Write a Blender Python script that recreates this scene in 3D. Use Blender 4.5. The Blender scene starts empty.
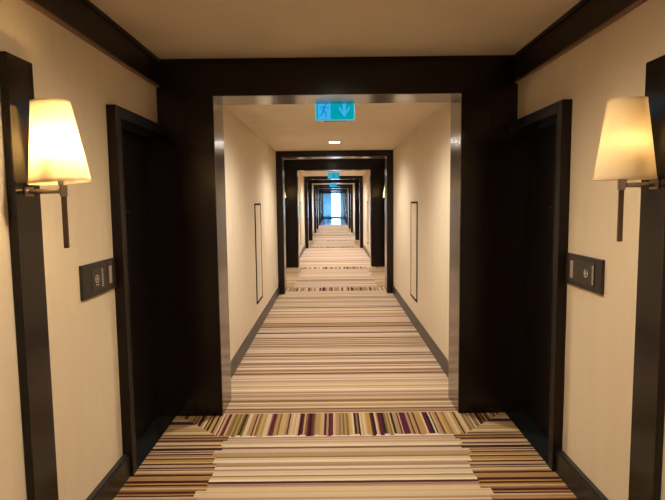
import bpy, bmesh, math, random
from mathutils import Vector, Matrix
random.seed(4)
SC = bpy.context.scene
COL = SC.collection

# ---------------------------------------------------------------- measures
HC = 1.55                     # eye height
A, B, C = 1.25, 0.97, 0.859   # half widths: alcove, passage, portal opening
T = 0.335                     # portal depth
PER = 8.81                    # one alcove + one passage
Z_ALC, Z_PAS, Z_OPEN, Z_CROWN = 2.54, 2.389, 2.285, 2.350
Y_A0, Y_A1 = 0.415, 3.77      # alcove run (between portals)
OUT = 1.40                    # back of the walls
Y_END = 50.0
Y_BACK = -1.6
DOOR_Y0, DOOR_Z = 2.915, 2.083

# ---------------------------------------------------------------- materials
def new_mat(name):
    m = bpy.data.materials.new(name); m.use_nodes = True
    nt = m.node_tree
    for n in list(nt.nodes): nt.nodes.remove(n)
    out = nt.nodes.new('ShaderNodeOutputMaterial')
    return m, nt, out
def N(nt, typ, **kw):
    n = nt.nodes.new(typ)
    for k, v in kw.items(): setattr(n, k, v)
    return n
def L(nt, a, b): nt.links.new(a, b)
def M(nt, op, a, b=None, c=None):
    n = N(nt, 'ShaderNodeMath', operation=op)
    for i, v in enumerate((a, b, c)):
        if v is None: continue
        if isinstance(v, (int, float)): n.inputs[i].default_value = v
        else: L(nt, v, n.inputs[i])
    return n.outputs[0]
def principled(nt, out, col=(.5,.5,.5), rough=.5, metal=0, spec=.5, coat=0, coat_rough=.1):
    p = N(nt, 'ShaderNodeBsdfPrincipled')
    p.inputs['Base Color'].default_value = (*col, 1)
    p.inputs['Roughness'].default_value = rough
    p.inputs['Metallic'].default_value = metal
    p.inputs['Specular IOR Level'].default_value = spec
    p.inputs['Coat Weight'].default_value = coat
    p.inputs['Coat Roughness'].default_value = coat_rough
    L(nt, p.outputs[0], out.inputs['Surface'])
    return p
def stretched(nt, scale):
    tc = N(nt, 'ShaderNodeTexCoord'); mp = N(nt, 'ShaderNodeMapping')
    mp.inputs['Scale'].default_value = scale
    L(nt, tc.outputs['Object'], mp.inputs['Vector'])
    return mp.outputs[0]
def noise(nt, vec, scale=5, detail=4, rough=.6):
    n = N(nt, 'ShaderNodeTexNoise'); n.inputs['Scale'].default_value = scale
    n.inputs['Detail'].default_value = detail; n.inputs['Roughness'].default_value = rough
    L(nt, vec, n.inputs['Vector']); return n.outputs['Fac']
def ramp(nt, fac, stops, interp='LINEAR'):
    r = N(nt, 'ShaderNodeValToRGB'); cr = r.color_ramp; cr.interpolation = interp
    while len(cr.elements) < len(stops): cr.elements.new(.5)
    for e, (p, c) in zip(cr.elements, stops): e.position = p; e.color = (*c, 1)
    L(nt, fac, r.inputs[0]); return r.outputs[0]
def bump(nt, h, p, strength=.2, dist=.002):
    b = N(nt, 'ShaderNodeBump'); b.inputs['Strength'].default_value = strength
    b.inputs['Distance'].default_value = dist
    L(nt, h, b.inputs['Height']); L(nt, b.outputs[0], p.inputs['Normal'])
def srgb(r, g, b):
    f = lambda v: (v/255/12.92) if v/255 <= .04045 else ((v/255+.055)/1.055)**2.4
    return (f(r), f(g), f(b))

def simple(name, col, rough=.5, metal=0, spec=.5, coat=0, coat_rough=.1):
    m, nt, out = new_mat(name)
    p = principled(nt, out, col, rough, metal, spec, coat, coat_rough)
    v = stretched(nt, (1,1,1)); n = noise(nt, v, 60, 2)
    mr = N(nt, 'ShaderNodeMapRange'); mr.inputs['To Min'].default_value = rough*.9; mr.inputs['To Max'].default_value = min(1, rough*1.1)
    L(nt, n, mr.inputs[0]); L(nt, mr.outputs[0], p.inputs['Roughness'])
    return m

def wood_mat(name, dark, light, rough=.3, coat=.3, scale=(40,40,1.3), spec=.5):
    m, nt, out = new_mat(name)
    p = principled(nt, out, dark, rough, 0, spec, coat, .12)
    v = stretched(nt, scale); f = noise(nt, v, 3, 6, .65)
    c = ramp(nt, f, [(.3, dark), (.62, light), (.8, dark)])
    L(nt, c, p.inputs['Base Color']); bump(nt, f, p, .08, .001)
    return m
MAT = {}
MAT['wood'] = wood_mat('wenge_wood', (.005,.0025,.0022), (.009,.0045,.0035), .22, .0, spec=.34)
MAT['door_wood'] = wood_mat('door_veneer', (.004,.0022,.002), (.007,.004,.003), .4, .0, spec=.3)
MAT['frame_wood'] = wood_mat('frame_wood', (.006,.0035,.0026), (.011,.006,.004), .32, .0, spec=.22)
MAT['board_wood'] = wood_mat('lacquered_board', (.010,.007,.0045), (.016,.011,.007), .16, .0, (50,50,1), spec=.25)
MAT['crown_wood'] = wood_mat('cornice_wood', (.006,.004,.003), (.011,.007,.005), .35, .0, (40,1.3,40), spec=.2)
MAT['bead_wood'] = wood_mat('cornice_bead', (.13,.065,.025), (.18,.09,.036), .3, .0, (40,1.3,40))
MAT['skirting'] = wood_mat('skirting_wood', (.016,.012,.010), (.026,.02,.016), .3, .0, (40,1.3,40), spec=.35)

# wallpaper: woven vinyl
m, nt, out = new_mat('woven_wallpaper')
p = principled(nt, out, rough=.62, spec=.3)
geo = N(nt, 'ShaderNodeNewGeometry')
mp = N(nt, 'ShaderNodeMapping'); mp.inputs['Scale'].default_value = (1,1,.12); L(nt, geo.outputs['Position'], mp.inputs[0])
mq = N(nt, 'ShaderNodeMapping'); mq.inputs['Scale'].default_value = (1,.12,1); L(nt, geo.outputs['Position'], mq.inputs[0])
f1 = noise(nt, mp.outputs[0], 260, 3); f2 = noise(nt, mq.outputs[0], 260, 3)
f3 = noise(nt, mp.outputs[0], 14, 2)
fa = M(nt, 'ADD', f1, f2); fb = M(nt, 'ADD', M(nt, 'MULTIPLY', fa, .35), M(nt, 'MULTIPLY', f3, .3))
c = ramp(nt, fb, [(.25, srgb(204,186,156)), (.75, srgb(220,203,174))])
L(nt, c, p.inputs['Base Color']); bump(nt, fa, p, .25, .0015)
MAT['wallpaper'] = m

# ceiling paint
m, nt, out = new_mat('ceiling_paint')
p = principled(nt, out, srgb(216,202,180), .75, spec=.2)
v = stretched(nt, (1,1,1)); f = noise(nt, v, 90, 3); bump(nt, f, p, .05, .001)
L(nt, ramp(nt, noise(nt, v, 1.5, 2), [(.3, srgb(212,197,172)), (.7, srgb(220,206,184))]), p.inputs['Base Color'])
MAT['ceiling'] = m

# brushed steel lining
m, nt, out = new_mat('brushed_steel')
p = principled(nt, out, (.24,.235,.24), .12, 1)
v = stretched(nt, (3,300,3)); f = noise(nt, v, 3, 2)
mr = N(nt, 'ShaderNodeMapRange'); mr.inputs['To Min'].default_value = .17; mr.inputs['To Max'].default_value = .23
L(nt, f, mr.inputs[0]); L(nt, mr.outputs[0], p.inputs['Roughness']); 
MAT['steel'] = m
MAT['nickel'] = simple('satin_nickel', (.30,.25,.21), .35, 1)
MAT['bronze'] = simple('bronze_bar', (.10,.07,.05), .35, .9)
MAT['plate'] = simple('dark_plate', (.018,.013,.009), .45, .0)
MAT['plate_inner'] = simple('dark_plate_inner', (.024,.018,.013), .35, .0)
MAT['mark'] = simple('pale_lettering', (.55,.50,.42), .5)
MAT['card'] = simple('steel_slot', (.5,.42,.36), .3, .7)
MAT['threshold'] = simple('threshold_stone', (.012,.013,.012), .25, 0, .5, .4)
MAT['black_metal'] = simple('black_metal', (.004,.003,.003), .8, 0, .05)
MAT['white_trim'] = simple('white_metal_ring', (.75,.73,.68), .4)
MAT['grey_plastic'] = simple('sign_housing', (.35,.36,.38), .4, .3)
MAT['window_frame'] = simple('window_frame', (.55,.6,.65), .4, .3)

def emis(name, col, s):
    m, nt, out = new_mat(name)
    e = N(nt, 'ShaderNodeEmission'); e.inputs[0].default_value = (*col, 1); e.inputs[1].default_value = s
    L(nt, e.outputs[0], out.inputs['Surface']); return m
MAT['lamp_disc'] = emis('downlight_lens', (1,.93,.84), 70)
MAT['bulb_bright'] = emis('bulb_bright', (1,.68,.29), 340)
MAT['bulb'] = emis('bulb_warm', (1,.66,.29), 30)
MAT['bulb_far'] = emis('bulb_far', (1,.66,.28), 200)
MAT['sign_teal'] = emis('sign_teal', (0,.33,.40), 1.0)
MAT['sign_light'] = emis('sign_pale', (.05,.42,.82), 1.0)
MAT['sign_rim'] = emis('sign_rim', (.2,.62,.68), .9)
MAT['sign_man'] = emis('sign_figure', (0,.26,.55), 1.0)

# lamp shade cloth
m, nt, out = new_mat('shade_linen')
tr = N(nt, 'ShaderNodeBsdfTranslucent'); di = N(nt, 'ShaderNodeBsdfDiffuse'); mx = N(nt, 'ShaderNodeMixShader')
v = stretched(nt, (1,1,1)); f = noise(nt, v, 300, 2)
cc = ramp(nt, f, [(.3, (.74,.62,.40)), (.7, (.82,.70,.48))])
L(nt, cc, tr.inputs[0]); L(nt, cc, di.inputs[0]); mx.inputs[0].default_value = .5
L(nt, tr.outputs[0], mx.inputs[1]); L(nt, di.outputs[0], mx.inputs[2]); L(nt, mx.outputs[0], out.inputs['Surface'])
MAT['shade'] = m
m, nt, out = new_mat('shade_tape')
tr = N(nt, 'ShaderNodeBsdfTranslucent'); di = N(nt, 'ShaderNodeBsdfDiffuse'); mx = N(nt, 'ShaderNodeMixShader')
v = stretched(nt, (1,1,1)); f = noise(nt, v, 300, 2)
cc = ramp(nt, f, [(.3, (.70,.58,.40)), (.7, (.78,.66,.47))])
L(nt, cc, tr.inputs[0]); L(nt, cc, di.inputs[0]); mx.inputs[0].default_value = .65
L(nt, tr.outputs[0], mx.inputs[1]); L(nt, di.outputs[0], mx.inputs[2]); L(nt, mx.outputs[0], out.inputs['Surface'])
MAT['shade_tape'] = m

# window glass
m, nt, out = new_mat('window_glass')
g = N(nt, 'ShaderNodeBsdfTransparent'); g.inputs[0].default_value = (.9,.96,1,1)
gl = N(nt, 'ShaderNodeBsdfGlossy'); gl.inputs['Roughness'].default_value = .02
mx = N(nt, 'ShaderNodeMixShader'); fr = N(nt, 'ShaderNodeFresnel'); L(nt, fr.outputs[0], mx.inputs[0])
L(nt, g.outputs[0], mx.inputs[1]); L(nt, gl.outputs[0], mx.inputs[2]); L(nt, mx.outputs[0], out.inputs['Surface'])
MAT['glass'] = m
# sheer curtain
m, nt, out = new_mat('sheer_curtain')
tr = N(nt, 'ShaderNodeBsdfTranslucent'); tr.inputs[0].default_value = (.42,.62,.78,1)
tp = N(nt, 'ShaderNodeBsdfTransparent'); mx = N(nt, 'ShaderNodeMixShader')
v = stretched(nt, (30,1,1)); f = noise(nt, v, 3, 2); L(nt, M(nt, 'MULTIPLY', f, .05), mx.inputs[0])
L(nt, tr.outputs[0], mx.inputs[1]); L(nt, tp.outputs[0], mx.inputs[2]); L(nt, mx.outputs[0], out.inputs['Surface'])
MAT['sheer'] = m

# striped carpet: pale striped field in the passages and alcove middles, a dark
# cross-striped border at the alcove ends, brown striped margins at the sides
m, nt, out = new_mat('striped_carpet')
p = principled(nt, out, rough=.95, spec=.1)
geo = N(nt, 'ShaderNodeNewGeometry'); sx = N(nt, 'ShaderNodeSeparateXYZ'); L(nt, geo.outputs['Position'], sx.inputs[0])
X, Y = sx.outputs[0], sx.outputs[1]
wob = noise(nt, geo.outputs['Position'], 9, 1)
def cells(coord, freq, seed, wobble=.004):
    w = M(nt, 'ADD', M(nt, 'MULTIPLY', M(nt, 'ADD', coord, M(nt, 'MULTIPLY', wob, wobble)), freq), seed)
    v = N(nt, 'ShaderNodeTexVoronoi', voronoi_dimensions='1D'); v.inputs['Scale'].default_value = 1
    v.inputs['Randomness'].default_value = 1
    L(nt, w, v.inputs['W'])
    s = N(nt, 'ShaderNodeSeparateColor'); L(nt, v.outputs['Color'], s.inputs[0])
    return s.outputs[0], s.outputs[1]
def pal(f, cols):
    n = len(cols); t = sum(w for _, w in cols); acc = 0; st = []
    for c_, w in cols: st.append((acc/t, c_)); acc += w
    return ramp(nt, f, st, 'CONSTANT')
S = srgb
ff, fg = cells(Y, 40, 3.3)
field = pal(ff, [(S(226,200,166),2.6),(S(190,158,118),2.5),(S(240,220,194),2.6),(S(200,164,134),1.8),(S(160,124,88),1.8),(S(220,192,168),2),(S(134,100,72),1.2),(S(230,202,152),1.6),(S(88,44,44),1.1),(S(180,142,118),1.4)])
# fine second layer of lines
fh, fi = cells(Y, 95, 11.7)
fine = pal(fh, [((.92,.92,.92),3),((1.06,1.05,1.03),3),((.8,.77,.72),1.2),((1,1,1),3),((.5,.38,.34),.55)])
mix = N(nt, 'ShaderNodeMix', data_type='RGBA', blend_type='MULTIPLY'); mix.inputs[0].default_value = .75
L(nt, field, mix.inputs[6]); L(nt, fine, mix.inputs[7]); field = mix.outputs[2]
bf, bg = cells(X, 74, 7.1)
border = pal(bf, [(S(205,168,118),2.2),(S(92,34,58),1.7),(S(188,150,74),2.2),(S(48,30,26),1.7),(S(176,146,104),1.8),(S(132,106,52),1.4),(S(222,196,160),2),(S(110,40,52),1.2),(S(150,112,78),1.3)])
sf, sg = cells(Y, 66, 21.9)
side = pal(sf, [(S(200,166,120),2.6),(S(172,136,90),2.2),(S(212,180,138),2),(S(78,34,34),1.5),(S(184,146,78),1.4),(S(54,26,26),.9),(S(220,190,144),1.1),(S(140,100,68),1.0)])
tt = M(nt, 'FLOORED_MODULO', M(nt, 'SUBTRACT', Y, .385), PER)
AL = Y_A1 + .03 - .385
inalc = M(nt, 'LESS_THAN', tt, AL)
d = M(nt, 'MINIMUM', tt, M(nt, 'SUBTRACT', AL, tt))
ax = M(nt, 'ABSOLUTE', X)
ja, jb = cells(Y, 13, 2.2, 0); jc, jd = cells(X, 30, 9.2, 0)
wn = M(nt, 'MULTIPLY', ja, .07); wm = M(nt, 'MULTIPLY', jc, .035)
inb = M(nt, 'MULTIPLY', M(nt, 'LESS_THAN', d, M(nt, 'ADD', .355, wm)), M(nt, 'LESS_THAN', ax, M(nt, 'SUBTRACT', 1.2, d)))
ins = M(nt, 'GREATER_THAN', ax, M(nt, 'ADD', .735, wn))
def mixc(fac, a, b):
    n = N(nt, 'ShaderNodeMix', data_type='RGBA'); L(nt, fac, n.inputs[0]); L(nt, a, n.inputs[6]); L(nt, b, n.inputs[7]); return n.outputs[2]
cA = mixc(ins, field, side); cA = mixc(inb, cA, border); cc = mixc(inalc, field, cA)
pile = noise(nt, geo.outputs['Position'], 420, 2)
mr = N(nt, 'ShaderNodeMapRange'); mr.inputs['To Min'].default_value = .54; mr.inputs['To Max'].default_value = .84; L(nt, pile, mr.inputs[0])
mul = N(nt, 'ShaderNodeMix', data_type='RGBA', blend_type='MULTIPLY'); mul.inputs[0].default_value = 1
L(nt, cc, mul.inputs[6]); L(nt, mr.outputs[0], mul.inputs[7])
L(nt, mul.outputs[2], p.inputs['Base Color']); bump(nt, pile, p, .3, .003)
MAT['carpet'] = m
MAT['daylit_floor'] = simple('floor_painted_daylight', (.20,.36,.66), .22, 0, .6)  # blue glow of the window daylight put into the base colour

# ---------------------------------------------------------------- mesh helpers
def bx(bm, x0, x1, y0, y1, z0, z1):
    vs = [bm.verts.new((x, y, z)) for x in (min(x0,x1), max(x0,x1)) for y in (min(y0,y1), max(y0,y1)) for z in (min(z0,z1), max(z0,z1))]
    for f in ((0,1,3,2),(4,6,7,5),(0,4,5,1),(2,3,7,6),(0,2,6,4),(1,5,7,3)):
        bm.faces.new([vs[i] for i in f])
def cyl(bm, p0, p1, r0, r1=None, seg=20, caps=True):
    r1 = r0 if r1 is None else r1
    p0, p1 = Vector(p0), Vector(p1); ax_ = (p1-p0)
    q = ax_.to_track_quat('Z', 'Y').to_matrix()
    rings = []
    for pt, r in ((p0, r0), (p1, r1)):
        rings.append([bm.verts.new(pt + q @ Vector((r*math.cos(2*math.pi*i/seg), r*math.sin(2*math.pi*i/seg), 0))) for i in range(seg)])
    for i in range(seg):
        j = (i+1) % seg
        bm.faces.new([rings[0][i], rings[0][j], rings[1][j], rings[1][i]])
    if caps:
        bm.faces.new(list(reversed(rings[0]))); bm.faces.new(rings[1])
def lathe(bm, prof, seg=48, c=(0,0,0), closed=False):
    rings = []
    for r, z in prof:
        rings.append([bm.verts.new((c[0]+r*math.cos(2*math.pi*i/seg), c[1]+r*math.sin(2*math.pi*i/seg), c[2]+z)) for i in range(seg)])
    n = len(rings)
    for k in range(n if closed else n-1):
        a, b = rings[k], rings[(k+1) % n]
        for i in range(seg):
            j = (i+1) % seg
            bm.faces.new([a[i], a[j], b[j], b[i]])
def prism(bm, pts, y0, y1):          # outline in x,z extruded along y
    a = [bm.verts.new((x, y0, z)) for x, z in pts]; b = [bm.verts.new((x, y1, z)) for x, z in pts]
    bm.faces.new(a); bm.faces.new(list(reversed(b)))
    n = len(pts)
    for i in range(n):
        j = (i+1) % n
        bm.faces.new([a[i], b[i], b[j], a[j]])
def obj(name, bm, mat, parent=None, smooth=False, bevel=0, loc=None):
    bmesh.ops.recalc_face_normals(bm, faces=bm.faces)
    me = bpy.data.meshes.new(name); bm.to_mesh(me); bm.free()
    me.materials.append(MAT[mat])
    if smooth:
        for pl in me.polygons: pl.use_smooth = True
    o = bpy.data.objects.new(name, me); COL.objects.link(o)
    if parent: o.parent = parent
    if loc: o.location = loc
    if bevel:
        md = o.modifiers.new('bevel', 'BEVEL'); md.width = bevel; md.segments = 2; md.limit_method = 'ANGLE'
    if smooth:
        es = o.modifiers.new('split', 'EDGE_SPLIT'); es.split_angle = math.radians(40)
    return o
def boxes(name, lst, mat, parent=None, bevel=0, **k):
    bm = bmesh.new()
    for b in lst: bx(bm, *b)
    return obj(name, bm, mat, parent, bevel=bevel, **k)
def empty(name, loc=(0,0,0)):
    o = bpy.data.objects.new(name, None); o.location = loc; o.empty_display_size = .1
    COL.objects.link(o); return o
def tag(o, label, cat, group=None):
    o['label'] = label; o['category'] = cat
    if group: o['group'] = group
    return o
def struct(o): o['kind'] = 'structure'; return o
def copy_tree(o, parent=None):
    c_ = o.copy(); COL.objects.link(c_)
    if parent: c_.parent = parent
    for ch in list(o.children): copy_tree(ch, c_)
    return c_

# ---------------------------------------------------------------- setting
ALC = list(range(0, 6))                                  # alcoves
def alc_y(k): return Y_A0 + PER*k, min(Y_A1 + PER*k, Y_END)
HAS_DOOR = (0, 1, 2)
struct(boxes('floor', [(-OUT, OUT, Y_BACK, 35.66, -.12, 0)], 'carpet'))
struct(boxes('floor', [(-OUT, OUT, 35.66, Y_END+.15, -.12, 0)], 'daylit_floor'))      # glossy floor by the end window, its blue is painted daylight

for s, nm in ((-1, 'left'), (1, 'right')):
    bm = bmesh.new()
    for k in range(0, 6):
        a, b = alc_y(k)
        if k in HAS_DOOR:
            y0 = DOOR_Y0 + PER*k
            bx(bm, s*A, s*OUT, a, y0, 0, Z_ALC); bx(bm, s*A, s*OUT, y0, b, DOOR_Z, Z_ALC)
        else:
            bx(bm, s*A, s*OUT, a, b, 0, Z_ALC)
        if b < Y_END - .1: bx(bm, s*B, s*OUT, b+T, a+PER-T, 0, Z_PAS)
    bx(bm, s*B, s*OUT, Y_BACK, Y_A0-T, 0, Z_PAS)
    struct(obj('wall_'+nm, bm, 'wallpaper'))
    bm = bmesh.new()
    for k in range(0, 6):
        a, b = alc_y(k)
        def bb(xw, ya, yb, h=.13, t=.036):
            bx(bm, s*xw, s*(xw-t), ya, yb, 0, h-.012); bx(bm, s*xw, s*(xw-t*.7), ya, yb, h-.012, h)
        bb(A, a, DOOR_Y0+PER*k if k in HAS_DOOR else b)
        if b < Y_END - .1: bb(B, b+T, a+PER-T, .132, .016)
    bb(B, Y_BACK, Y_A0-T, .132, .016)
    struct(obj('baseboard_'+nm, bm, 'skirting'))
# ceiling: higher in the alcoves, lower in the passages
bm = bmesh.new()
for k in range(0, 6):
    a, b = alc_y(k)
    bx(bm, -OUT, OUT, a, b, Z_ALC, Z_ALC+.12)
    if b < Y_END - .1:
        bx(bm, -OUT, OUT, b+T, a+PER-T, Z_PAS, Z_ALC+.12)
bx(bm, -OUT, OUT, Y_BACK, Y_A0-T, Z_PAS, Z_ALC+.12)
struct(obj('ceiling', bm, 'ceiling'))
struct(boxes('wall_back', [(-OUT, OUT, Y_BACK-.15, Y_BACK, 0, Z_ALC)], 'wallpaper'))
WX, WZ0, WZ1 = 1.12, .10, 2.34
struct(boxes('wall_end', [(-OUT, -WX, Y_END, Y_END+.15, 0, Z_ALC+.12), (WX, OUT, Y_END, Y_END+.15, 0, Z_ALC+.12),
       (-WX, WX, Y_END, Y_END+.15, 0, WZ0), (-WX, WX, Y_END, Y_END+.15, WZ1, Z_ALC+.12)], 'wallpaper'))

# timber portals with brushed steel lining
def portal(i, y):
    g = .004
    bm = bmesh.new()
    for s in (-1, 1):
        # two upright boards a side with a fine groove between them, on a set-back core
        bx(bm, s*(C+.004), s*(1.05), y, y+T, 0, Z_OPEN+.004)
        bx(bm, s*(1.05), s*(1.05+g), y+.004, y+T-.004, 0, Z_OPEN+.004)
        bx(bm, s*(1.05+g), s*OUT, y, y+T, 0, Z_OPEN+.004)
        bx(bm, s*1.05, s*OUT, y, y+T, Z_OPEN+.004, Z_ALC+.12)
    bx(bm, -1.05, 1.05, y, y+T, Z_OPEN+.004, Z_ALC-.035)
    bx(bm, -1.05, 1.05, y+.004, y+T-.004, Z_ALC-.035, Z_ALC-.031)
    bx(bm, -1.05, 1.05, y, y+T, Z_ALC-.031, Z_ALC+.12)
    o = struct(obj('trim_%d' % i, bm, 'wood'))
    o['label'] = 'dark timber portal framing the corridor'
    bm = bmesh.new()
    for s in (-1, 1): bx(bm, s*C, s*(C+.004), y+.003, y+T-.003, 0, Z_OPEN)
    bx(bm, -C-.004, C+.004, y+.003, y+T-.003, Z_OPEN, Z_OPEN+.004)
    l = obj('metal_lining', bm, 'steel', o); l['label'] = 'brushed steel lining'
    return o
n = 1
for k in range(0, 6):
    a, b = alc_y(k)
    portal(n, a-T); n += 1
    if b < Y_END - .1: portal(n, b); n += 1
# cornices in the alcoves
for k in range(0, 6):
    a, b = alc_y(k)
    for s in (-1, 1):
        o = struct(boxes('trim_%d' % n, [(s*A, s*(A-.02), a, b, Z_CROWN+.012, Z_ALC-.022), (s*A, s*(A-.034), a, b, Z_ALC-.022, Z_ALC)], 'crown_wood'))
        l = boxes('bead', [(s*A, s*(A-.024), a, b, Z_CROWN, Z_CROWN+.012)], 'bead_wood', o); l['label'] = 'lighter brown bead along the lower edge'
        n += 1

# doors set back in their frames
dn = 1
for k in HAS_DOOR:
    a, b = alc_y(k); y0 = DOOR_Y0 + PER*k
    for s in (-1, 1):
        d_ = struct(empty('door_%d' % dn, (s*1.3, (y0+b)/2, 0))); dn += 1
        off = Vector(d_.location)
        def P(name, lst, mat, par=None, bevel=0):
            bm = bmesh.new()
            for q in lst: bx(bm, q[0]-off.x, q[1]-off.x, q[2]-off.y, q[3]-off.y, q[4], q[5])
            return obj(name, bm, mat, par or d_, bevel=bevel)
        P('door_frame', [(s*1.196, s*OUT, y0, y0+.065, 0, DOOR_Z), (s*1.196, s*OUT, y0+.065, b, DOOR_Z-.065, DOOR_Z)], 'frame_wood', bevel=.004)
        leaf = P('door_leaf', [(s*1.335, s*1.385, y0+.067, b-.002, .008, DOOR_Z-.067)], 'door_wood')
        P('threshold', [(s*1.20, s*OUT, y0+.066, b, 0, .006)], 'threshold')
        bm = bmesh.new()
        yy = y0+.13-off.y; xx = s*1.335-off.x
        bx(bm, xx, xx-s*.006, yy-.022, yy+.022, .93, 1.13)
        cyl(bm, (xx, yy, 1.0), (xx-s*.05, yy, 1.0), .009)
        bx(bm, xx-s*.042, xx-s*.056, yy-.008, yy+.12, .99, 1.01)
        h_ = obj('door_handle', bm, 'bronze', d_, bevel=.002)
        bm = bmesh.new(); py = (y0+.065+b)/2-off.y
        cyl(bm, (xx, py, 1.5), (xx-s*.004, py, 1.5), .009)
        obj('peephole', bm, 'nickel', leaf)

# end window
w = struct(empty('window_1', (0, Y_END, 0)))
fl = []
for x in (-WX, -.40, .33, WX-.05): fl.append((x, x+.05, .03, .09, WZ0, WZ1))
for z in (WZ0, WZ1-.05): fl.append((-WX, WX, .03, .09, z, z+.05))
boxes('window_frame', fl, 'window_frame', w)
for x0, x1 in ((-WX+.05, -.40), (-.35, .33), (.38, WX-.05)):
    boxes('pane', [(x0, x1, .055, .061, WZ0+.05, WZ1-.05)], 'glass', w)
boxes('window_sill', [(-WX-.02, WX+.02, -.06, .03, WZ0-.03, WZ0)], 'window_frame', w)
def curtain(x0, x1, label):
    bm = bmesh.new(); nseg = 60; rows = []
    for z in (.03, 2.48):
        rows.append([bm.verts.new((x0+(x1-x0)*i/nseg, .022*math.sin(i*1.05), z)) for i in range(nseg+1)])
    for i in range(nseg): bm.faces.new([rows[0][i], rows[0][i+1], rows[1][i+1], rows[1][i]])
    c_ = obj('curtain', bm, 'sheer', None, smooth=True, loc=(0, Y_END-.14, 0))
    md = c_.modifiers.new('thick', 'SOLIDIFY'); md.thickness = .002
    tag(c_, label, 'curtain', None)
curtain(-1.18, -.12, 'pale blue sheer curtain covering the left part of the bright end window')
curtain(.66, 1.18, 'narrow sheer curtain drawn to the right edge of the bright end window')

# ---------------------------------------------------------------- wall boards and sconces
def make_board(s):
    e = boxes('wall_board', [(0, -s*.032, -.088, .088, .13, 2.108 if s < 0 else 2.09)], 'board_wood', None, bevel=.005)
    e.location = (s*A, 2.075 if s < 0 else 2.105, 0)
    return e
def ico(bm, c, r):
    g = bmesh.ops.create_icosphere(bm, subdivisions=2, radius=r)
    for v_ in g['verts']: v_.co = Vector((v_.co.x, v_.co.y, v_.co.z*1.25)) + Vector(c)
SY = 2.075
def make_sconce(s, bulb):
    # origin on the face of the board, s = -1 left wall, 1 right wall
    r = empty('wall_sconce', (s*(A-.032), SY if s < 0 else SY+.02, 0))
    cx_ = -s*(.127 if s < 0 else .120)                                        # shade axis from the board face
    bm = bmesh.new(); (zb, zt), rb, rt = ((1.637, 1.940) if s < 0 else (1.625, 1.926)), .110, .069
    lathe(bm, [(rb, zb), (rb+(rt-rb)*.5, (zb+zt)/2), (rt, zt)], 64, (cx_, 0, 0))
    sh = obj('lamp_shade', bm, 'shade', r, smooth=True); sh['label'] = 'tapered cream fabric shade glowing warm'
    for nm, rr, z0, z1 in (('lower_band', rb, zb-.003, zb+.007), ('upper_band', rt, zt-.006, zt+.002)):
        bm = bmesh.new(); lathe(bm, [(rr+.0012, z0), (rr+.0012, z1), (rr-.0012, z1), (rr-.0012, z0)], 64, (cx_, 0, 0), True)
        obj(nm, bm, 'shade_tape', sh, smooth=True)
    if s < 0:                                            # the left shade sits a little crooked
        piv = Vector((cx_, 0, zb)); rot = Matrix.Rotation(math.radians(-4), 4, 'Y')
        sh.matrix_local = Matrix.Translation(piv) @ rot @ Matrix.Translation(-piv)
    # spider ring carrying the shade
    bm = bmesh.new()
    for a_ in range(3):
        t_ = a_*2*math.pi/3+.4
        cyl(bm, (cx_, 0, zb+.03), (cx_+(rb-.006)*math.cos(t_), (rb-.006)*math.sin(t_), zb+.03), .0018, seg=8)
    obj('spider', bm, 'nickel', sh)
    for dy in (-.040, .040):
        bm = bmesh.new(); ico(bm, (cx_, dy, zb+.135), .017)
        bl = obj('bulb', bm, bulb, r, smooth=True)
        bm = bmesh.new(); cyl(bm, (cx_, dy, zb+.02), (cx_, dy, zb+.112), .011)
        obj('bulb_holder', bm, 'shade_tape', bl)
    bm = bmesh.new(); bx(bm, cx_-.012, cx_+.012, -.046, .046, zb+.008, zb+.02)
    cyl(bm, (cx_, 0, zb-.012), (cx_, 0, zb+.01), .010)
    obj('lamp_bracket', bm, 'nickel', r)
    bm = bmesh.new(); sx_ = cx_-s*.010; bx(bm, sx_-.011, sx_+.011, -.012, .012, 1.582, 1.627)
    obj('joint_block', bm, 'nickel', r, bevel=.003)
    bm = bmesh.new(); cyl(bm, (-s*.008, 0, 1.602), (sx_+s*.014, 0, 1.602), .0095)
    obj('arm', bm, 'nickel', r, smooth=True)
    bm = bmesh.new(); bx(bm, 0, -s*.007, -.028, .028, 1.584, 1.620)
    obj('mounting_plate', bm, 'nickel', r, bevel=.002)
    bm = bmesh.new(); bx(bm, sx_-.009, sx_+.009, -.006, .006, 1.381, 1.583)
    st = obj('hanging_bar', bm, 'bronze', r, bevel=.0015); st['label'] = 'flat dark bronze bar hanging below the shade'
    return r

where = ['', 'in the second alcove', 'in the third alcove', 'in the fourth alcove', 'in the fifth alcove']
proto = {}
for s, nm in ((-1, 'left'), (1, 'right')):
    b0 = make_board(s)
    tag(b0, 'tall glossy dark brown board on the near %s wall behind its lit lamp' % nm, 'wall board', 'boards behind the wall sconces')
    c0 = make_sconce(s, 'bulb_bright' if s < 0 else 'bulb')
    tag(c0, 'wall sconce on the near left wall, shade glaring almost white' if s < 0 else
        'wall sconce on the near right wall, cream shade with softer amber glow', 'wall lamp', 'wall sconces')
    f0 = make_sconce(s, 'bulb_far')
    for k in range(1, 5):
        b1 = copy_tree(b0); b1.location.y += PER*k
        tag(b1, 'glossy dark board on the %s wall %s down the corridor' % (nm, where[k]), 'wall board', 'boards behind the wall sconces')
        c1 = f0 if k == 1 else copy_tree(f1); f1 = c1 if k == 1 else f1; c1.location.y = c0.location.y + PER*k
        tag(c1, 'lit wall sconce on the %s wall %s down the corridor' % (nm, where[k]), 'wall lamp', 'wall sconces')

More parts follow.
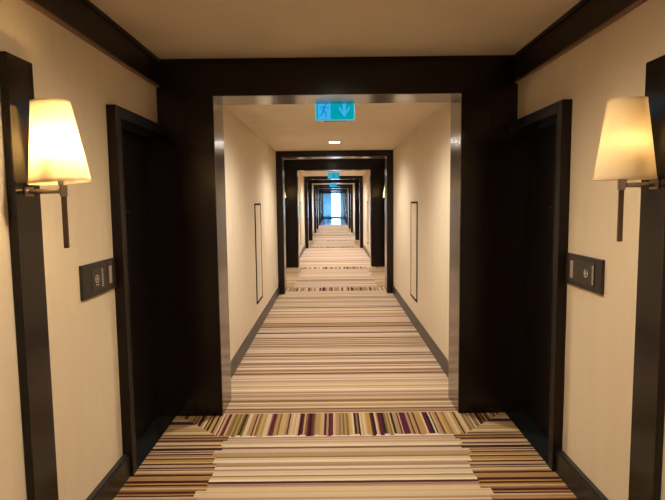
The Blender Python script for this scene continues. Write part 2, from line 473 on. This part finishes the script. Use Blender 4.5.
# ---------------------------------------------------------------- room plates beside the doors
def make_plate(s):
    y0, y1, z0, z1 = 2.512, 2.905, 1.092, 1.259
    r = empty('room_plate', (s*A, (y0+y1)/2, (z0+z1)/2))
    hy, hz = (y1-y0)/2, (z1-z0)/2
    X0 = -s*.0; F = -s*.016
    boxes('back_plate', [(0, F, -hy, hy, -hz, hz)], 'plate', r, bevel=.003)
    def f(nm, ya, yb, za, zb, m_, t0=F, t=.003, bev=0):
        return boxes(nm, [(t0, t0-s*t, ya, yb, za, zb)], m_, r, bevel=bev)
    pan = f('button_panel', -.10, .055, -.055, .055, 'plate_inner', bev=.001) if s < 0 else f('button_panel', -.13, .085, -.06, .06, 'plate_inner', bev=.001)
    F2 = F - s*.003
    # round bell symbol
    bm = bmesh.new(); cy = -.045
    for i in range(24):
        a0, a1 = 2*math.pi*i/24, 2*math.pi*(i+1)/24
        if s > 0 and 5 <= i <= 8: continue
        q = []
        for rr, aa in ((.016, a0), (.016, a1), (.021, a1), (.021, a0)): q.append((cy+rr*math.cos(aa), rr*math.sin(aa)))
        vs = [bm.verts.new((F2-s*.001, y_, z_)) for y_, z_ in q]; vb = [bm.verts.new((F2, y_, z_)) for y_, z_ in q]
        bm.faces.new(vs)
        for j in range(4): bm.faces.new([vs[j], vs[(j+1)%4], vb[(j+1)%4], vb[j]])
    if s < 0:
        cyl(bm, (F2, cy, 0), (F2-s*.0012, cy, 0), .007, seg=12); bx(bm, F2, F2-s*.001, cy-.014, cy+.014, -.032, -.027)
    else:
        bx(bm, F2, F2-s*.001, cy-.018, cy+.018, -.002, .003); bx(bm, F2, F2-s*.001, cy+.004, cy+.009, -.014, .014)
    o = obj('bell_symbol', bm, 'mark', r)
    # upright line of small unreadable characters
    bm = bmesh.new()
    yc = .018 if s < 0 else -.115
    rnd = random.Random(5)
    for i in range(9):
        z_ = -.046 + i*.0105; w_ = .006 + rnd.random()*.004
        bx(bm, F2, F2-s*.001, yc-w_, yc+w_*.9, z_, z_+.0045)
        bx(bm, F2, F2-s*.001, yc-w_ + (i%2)*w_, yc-w_+.004 + (i%2)*w_, z_, z_+.009)
    o = obj('lettering', bm, 'mark', r); o['label'] = 'upright line of tiny pale characters'
    ys = .115
    sl = f('card_slot', ys-.014, ys+.020, -.045, .047, 'card', bev=.001); sl['label'] = 'pale metal slot beside the door frame'
    return r
tag(make_plate(-1), 'dark rectangular room plate on the left wall beside the left door', 'room plate', 'room plates')
tag(make_plate(1), 'dark rectangular room plate on the right wall beside the right door', 'room plate', 'room plates')
# the near edge of each plate faces the camera: y runs away from it, so bell and lettering sit nearest

# ---------------------------------------------------------------- framed access panels in the passages
def make_access(s):
    y0, y1, z0, z1 = 6.35, 6.85, .325, 1.54
    r = empty('access_panel', (s*B, (y0+y1)/2, z0))
    hy, h = (y1-y0)/2, z1-z0; F = -s*.010; t = .024
    boxes('panel_frame', [(0, F, -hy, -hy+t, 0, h), (0, F, hy-t, hy, 0, h), (0, F, -hy+t, hy-t, 0, t), (0, F, -hy+t, hy-t, h-t, h)], 'black_metal', r)
    boxes('panel_door', [(0, -s*.006, -hy+t, hy-t, t, h-t)], 'wallpaper', r)
    return r
for s, nm in ((-1, 'left'), (1, 'right')):
    a0 = make_access(s)
    tag(a0, 'tall wall access panel outlined in black on the %s passage wall' % nm, 'access panel', 'framed access panels')
    a1 = copy_tree(a0); a1.location.y += PER
    tag(a1, 'far black outlined access panel on the %s wall of the second passage' % nm, 'access panel', 'framed access panels')

# ---------------------------------------------------------------- exit signs
def make_sign():
    W, Hh = .158, .082
    r = empty('exit_sign', (0, 0, 0))                       # origin: middle of the sign
    boxes('housing', [(-W, W, .003, .028, -Hh, Hh)], 'grey_plastic', r, bevel=.003)
    boxes('face_rim', [(-W, W, 0, .003, -Hh, -Hh+.006), (-W, W, 0, .003, Hh-.006, Hh), (-W, -W+.007, 0, .003, -Hh+.006, Hh-.006), (W-.007, W, 0, .003, -Hh+.006, Hh-.006)], 'sign_rim', r)
    boxes('sign_face', [(-W+.007, W-.007, .001, .003, -Hh+.006, Hh-.006)], 'sign_teal', r)
    boxes('doorway_symbol', [(-W+.022, -.034, -.0005, .001, -Hh+.012, Hh-.012)], 'sign_light', r)
    bm = bmesh.new()
    def seg(x0, z0, x1, z1, w_):
        d_ = Vector((x1-x0, z1-z0)).normalized(); n_ = Vector((-d_.y, d_.x))*w_
        prism(bm, [(x0-n_.x, z0-n_.y), (x1-n_.x, z1-n_.y), (x1+n_.x, z1+n_.y), (x0+n_.x, z0+n_.y)], -.0018, -.0006)
    o = -.088
    prism(bm, [(o+.014+.010*math.cos(i*math.pi/6), .050+.010*math.sin(i*math.pi/6)) for i in range(12)], -.0018, -.0006)
    seg(o+.006, .036, o-.006, -.004, .008); seg(o+.006, .030, o+.028, .016, .004); seg(o+.028, .016, o+.038, .026, .0035)
    seg(o+.002, .030, o-.024, .022, .004); seg(o-.024, .022, o-.030, .004, .0035)
    seg(o-.006, -.004, o+.018, -.024, .0055); seg(o+.018, -.024, o+.014, -.056, .0045)
    seg(o-.006, -.004, o-.016, -.032, .0055); seg(o-.016, -.032, o-.038, -.044, .0045)
    obj('running_figure', bm, 'sign_man', r)
    bm = bmesh.new(); a_ = .075
    prism(bm, [(a_-.013, .062), (a_+.013, .062), (a_+.013, -.012), (a_+.043, .034), (a_+.043, .006), (a_, -.058), (a_-.043, .006), (a_-.043, .034), (a_-.013, -.012)], -.0008, .001)
    obj('down_arrow', bm, 'sign_light', r)
    boxes('lower_rail', [(-.10, .10, .004, .026, -Hh-.008, -Hh)], 'grey_plastic', r)
    return r
def hang(r, z):
    for x in (-.09, .09):
        bm = bmesh.new(); cyl(bm, (x, .015, .08), (x, .015, Z_PAS-z), .004, seg=10)
        obj('hanger', bm, 'white_trim', r)
s0 = make_sign(); hang(s0, 2.272); s0.location = (-.013, 4.35, 2.280)
tag(s0, 'large teal exit sign with running figure and down arrow hanging in the first passage', 'exit sign', 'exit signs')
s1 = copy_tree(s0); s1.location = (-.006, 15.0, 2.272)
tag(s1, 'tiny teal exit sign hanging further down above the second passage', 'exit sign', 'exit signs')
s2 = copy_tree(s0); s2.location = (.0, 23.4, 2.272)
tag(s2, 'faintest teal exit sign hanging deep in the corridor beyond the other two', 'exit sign', 'exit signs')

# ---------------------------------------------------------------- recessed downlights
def make_down(z):
    r = empty('ceiling_downlight', (0, 0, z))
    bm = bmesh.new(); lathe(bm, [(.100, 0), (.100, -.004), (.078, -.006), (.074, -.001), (.074, 0)], 40)
    obj('trim_ring', bm, 'white_trim', r, smooth=True)
    bm = bmesh.new(); cyl(bm, (0,0,-.0035), (0,0,-.0005), .074, seg=40)
    obj('lens', bm, 'lamp_disc', r)
    return r
def spot(par, power, col, size=165, radius=.07):
    ld = bpy.data.lights.new('downlight_lamp', 'SPOT'); ld.energy = power; ld.color = col
    ld.spot_size = math.radians(size); ld.spot_blend = 1; ld.shadow_soft_size = radius
    lo = bpy.data.objects.new('downlight_lamp', ld); COL.objects.link(lo); lo.parent = par; lo.location = (0,0,-.085)
    return lo
WARM = (1, .94, .875); ALC_WARM = (1, .83, .62); COOL = (.86,.9,1); FAR = (1,.96,1)
PASS_P, ALC_P = 150, 140
names_p = ['round recessed downlight in the ceiling of the first passage', 'round recessed downlight in the ceiling of the second passage',
           'round recessed downlight in the ceiling of the third passage', 'round recessed downlight in the ceiling of the fourth passage']
hid = ['first', 'second', 'third', 'fourth']
for k in range(0, 4):
    r = make_down(Z_PAS); r.location = (-.005, 4.56+PER*k, Z_PAS); spot(r, PASS_P*(1 if k == 0 else 1.6), (WARM, FAR, COOL, COOL)[k])
    tag(r, 'recessed downlight just past the near portal of the %s passage, close to the exit sign' % hid[k], 'downlight', 'recessed downlights')
for k in range(0, 4):
    r = make_down(Z_PAS); r.location = (-.005, 7.64+PER*k, Z_PAS); spot(r, PASS_P*(1 if k == 0 else 1.6), (WARM, FAR, COOL, COOL)[k])
    tag(r, names_p[k], 'downlight', 'recessed downlights')
r = make_down(Z_PAS); r.location = (-.005, -.9, Z_PAS); spot(r, 150, WARM)
tag(r, 'recessed downlight in the ceiling behind the viewer', 'downlight', 'recessed downlights')
nth = ['first', 'second', 'third', 'fourth', 'fifth']
for k in range(0, 5):
    r = make_down(Z_ALC); r.location = (0, 2.0+PER*k, Z_ALC); spot(r, ALC_P*(1 if k == 0 else 1.6), (ALC_WARM, FAR, FAR, COOL, COOL)[k])
    tag(r, 'recessed downlight in the raised ceiling of the %s alcove' % nth[k], 'downlight', 'recessed downlights')

# ---------------------------------------------------------------- daylight through the end window
wd = bpy.data.worlds.new('sky'); SC.world = wd; wd.use_nodes = True
bg = wd.node_tree.nodes['Background']; bg.inputs[0].default_value = (.62,.82,1,1); bg.inputs[1].default_value = 12
ld = bpy.data.lights.new('window_portal', 'AREA'); ld.shape = 'RECTANGLE'; ld.size = 2*WX; ld.size_y = WZ1-WZ0
ld.cycles.is_portal = True
lo = bpy.data.objects.new('window_portal', ld); COL.objects.link(lo); lo.location = (0, Y_END+.12, (WZ0+WZ1)/2)
lo.rotation_euler = (math.radians(-90), 0, 0)

# ---------------------------------------------------------------- camera
F_PX, PITCH, YAW, ROLL, CX = 533.022, -0.0905, -0.001, -0.0114, -0.041
cam = bpy.data.cameras.new('camera'); co = bpy.data.objects.new('camera', cam); COL.objects.link(co)
cam.sensor_fit = 'HORIZONTAL'; cam.sensor_width = 36; cam.lens = F_PX/665*36; cam.clip_start = .02; cam.clip_end = 300
R = Matrix.Rotation(-YAW, 4, 'Z') @ Matrix.Rotation(math.pi/2+PITCH, 4, 'X') @ Matrix.Rotation(ROLL, 4, 'Z')
co.matrix_world = Matrix.Translation((CX, 0, HC)) @ R
SC.camera = co
SC.view_settings.view_transform = 'Standard'; SC.view_settings.look = 'None'
SC.view_settings.gamma = 1; SC.view_settings.use_curve_mapping = False
SC.view_settings.exposure = 0
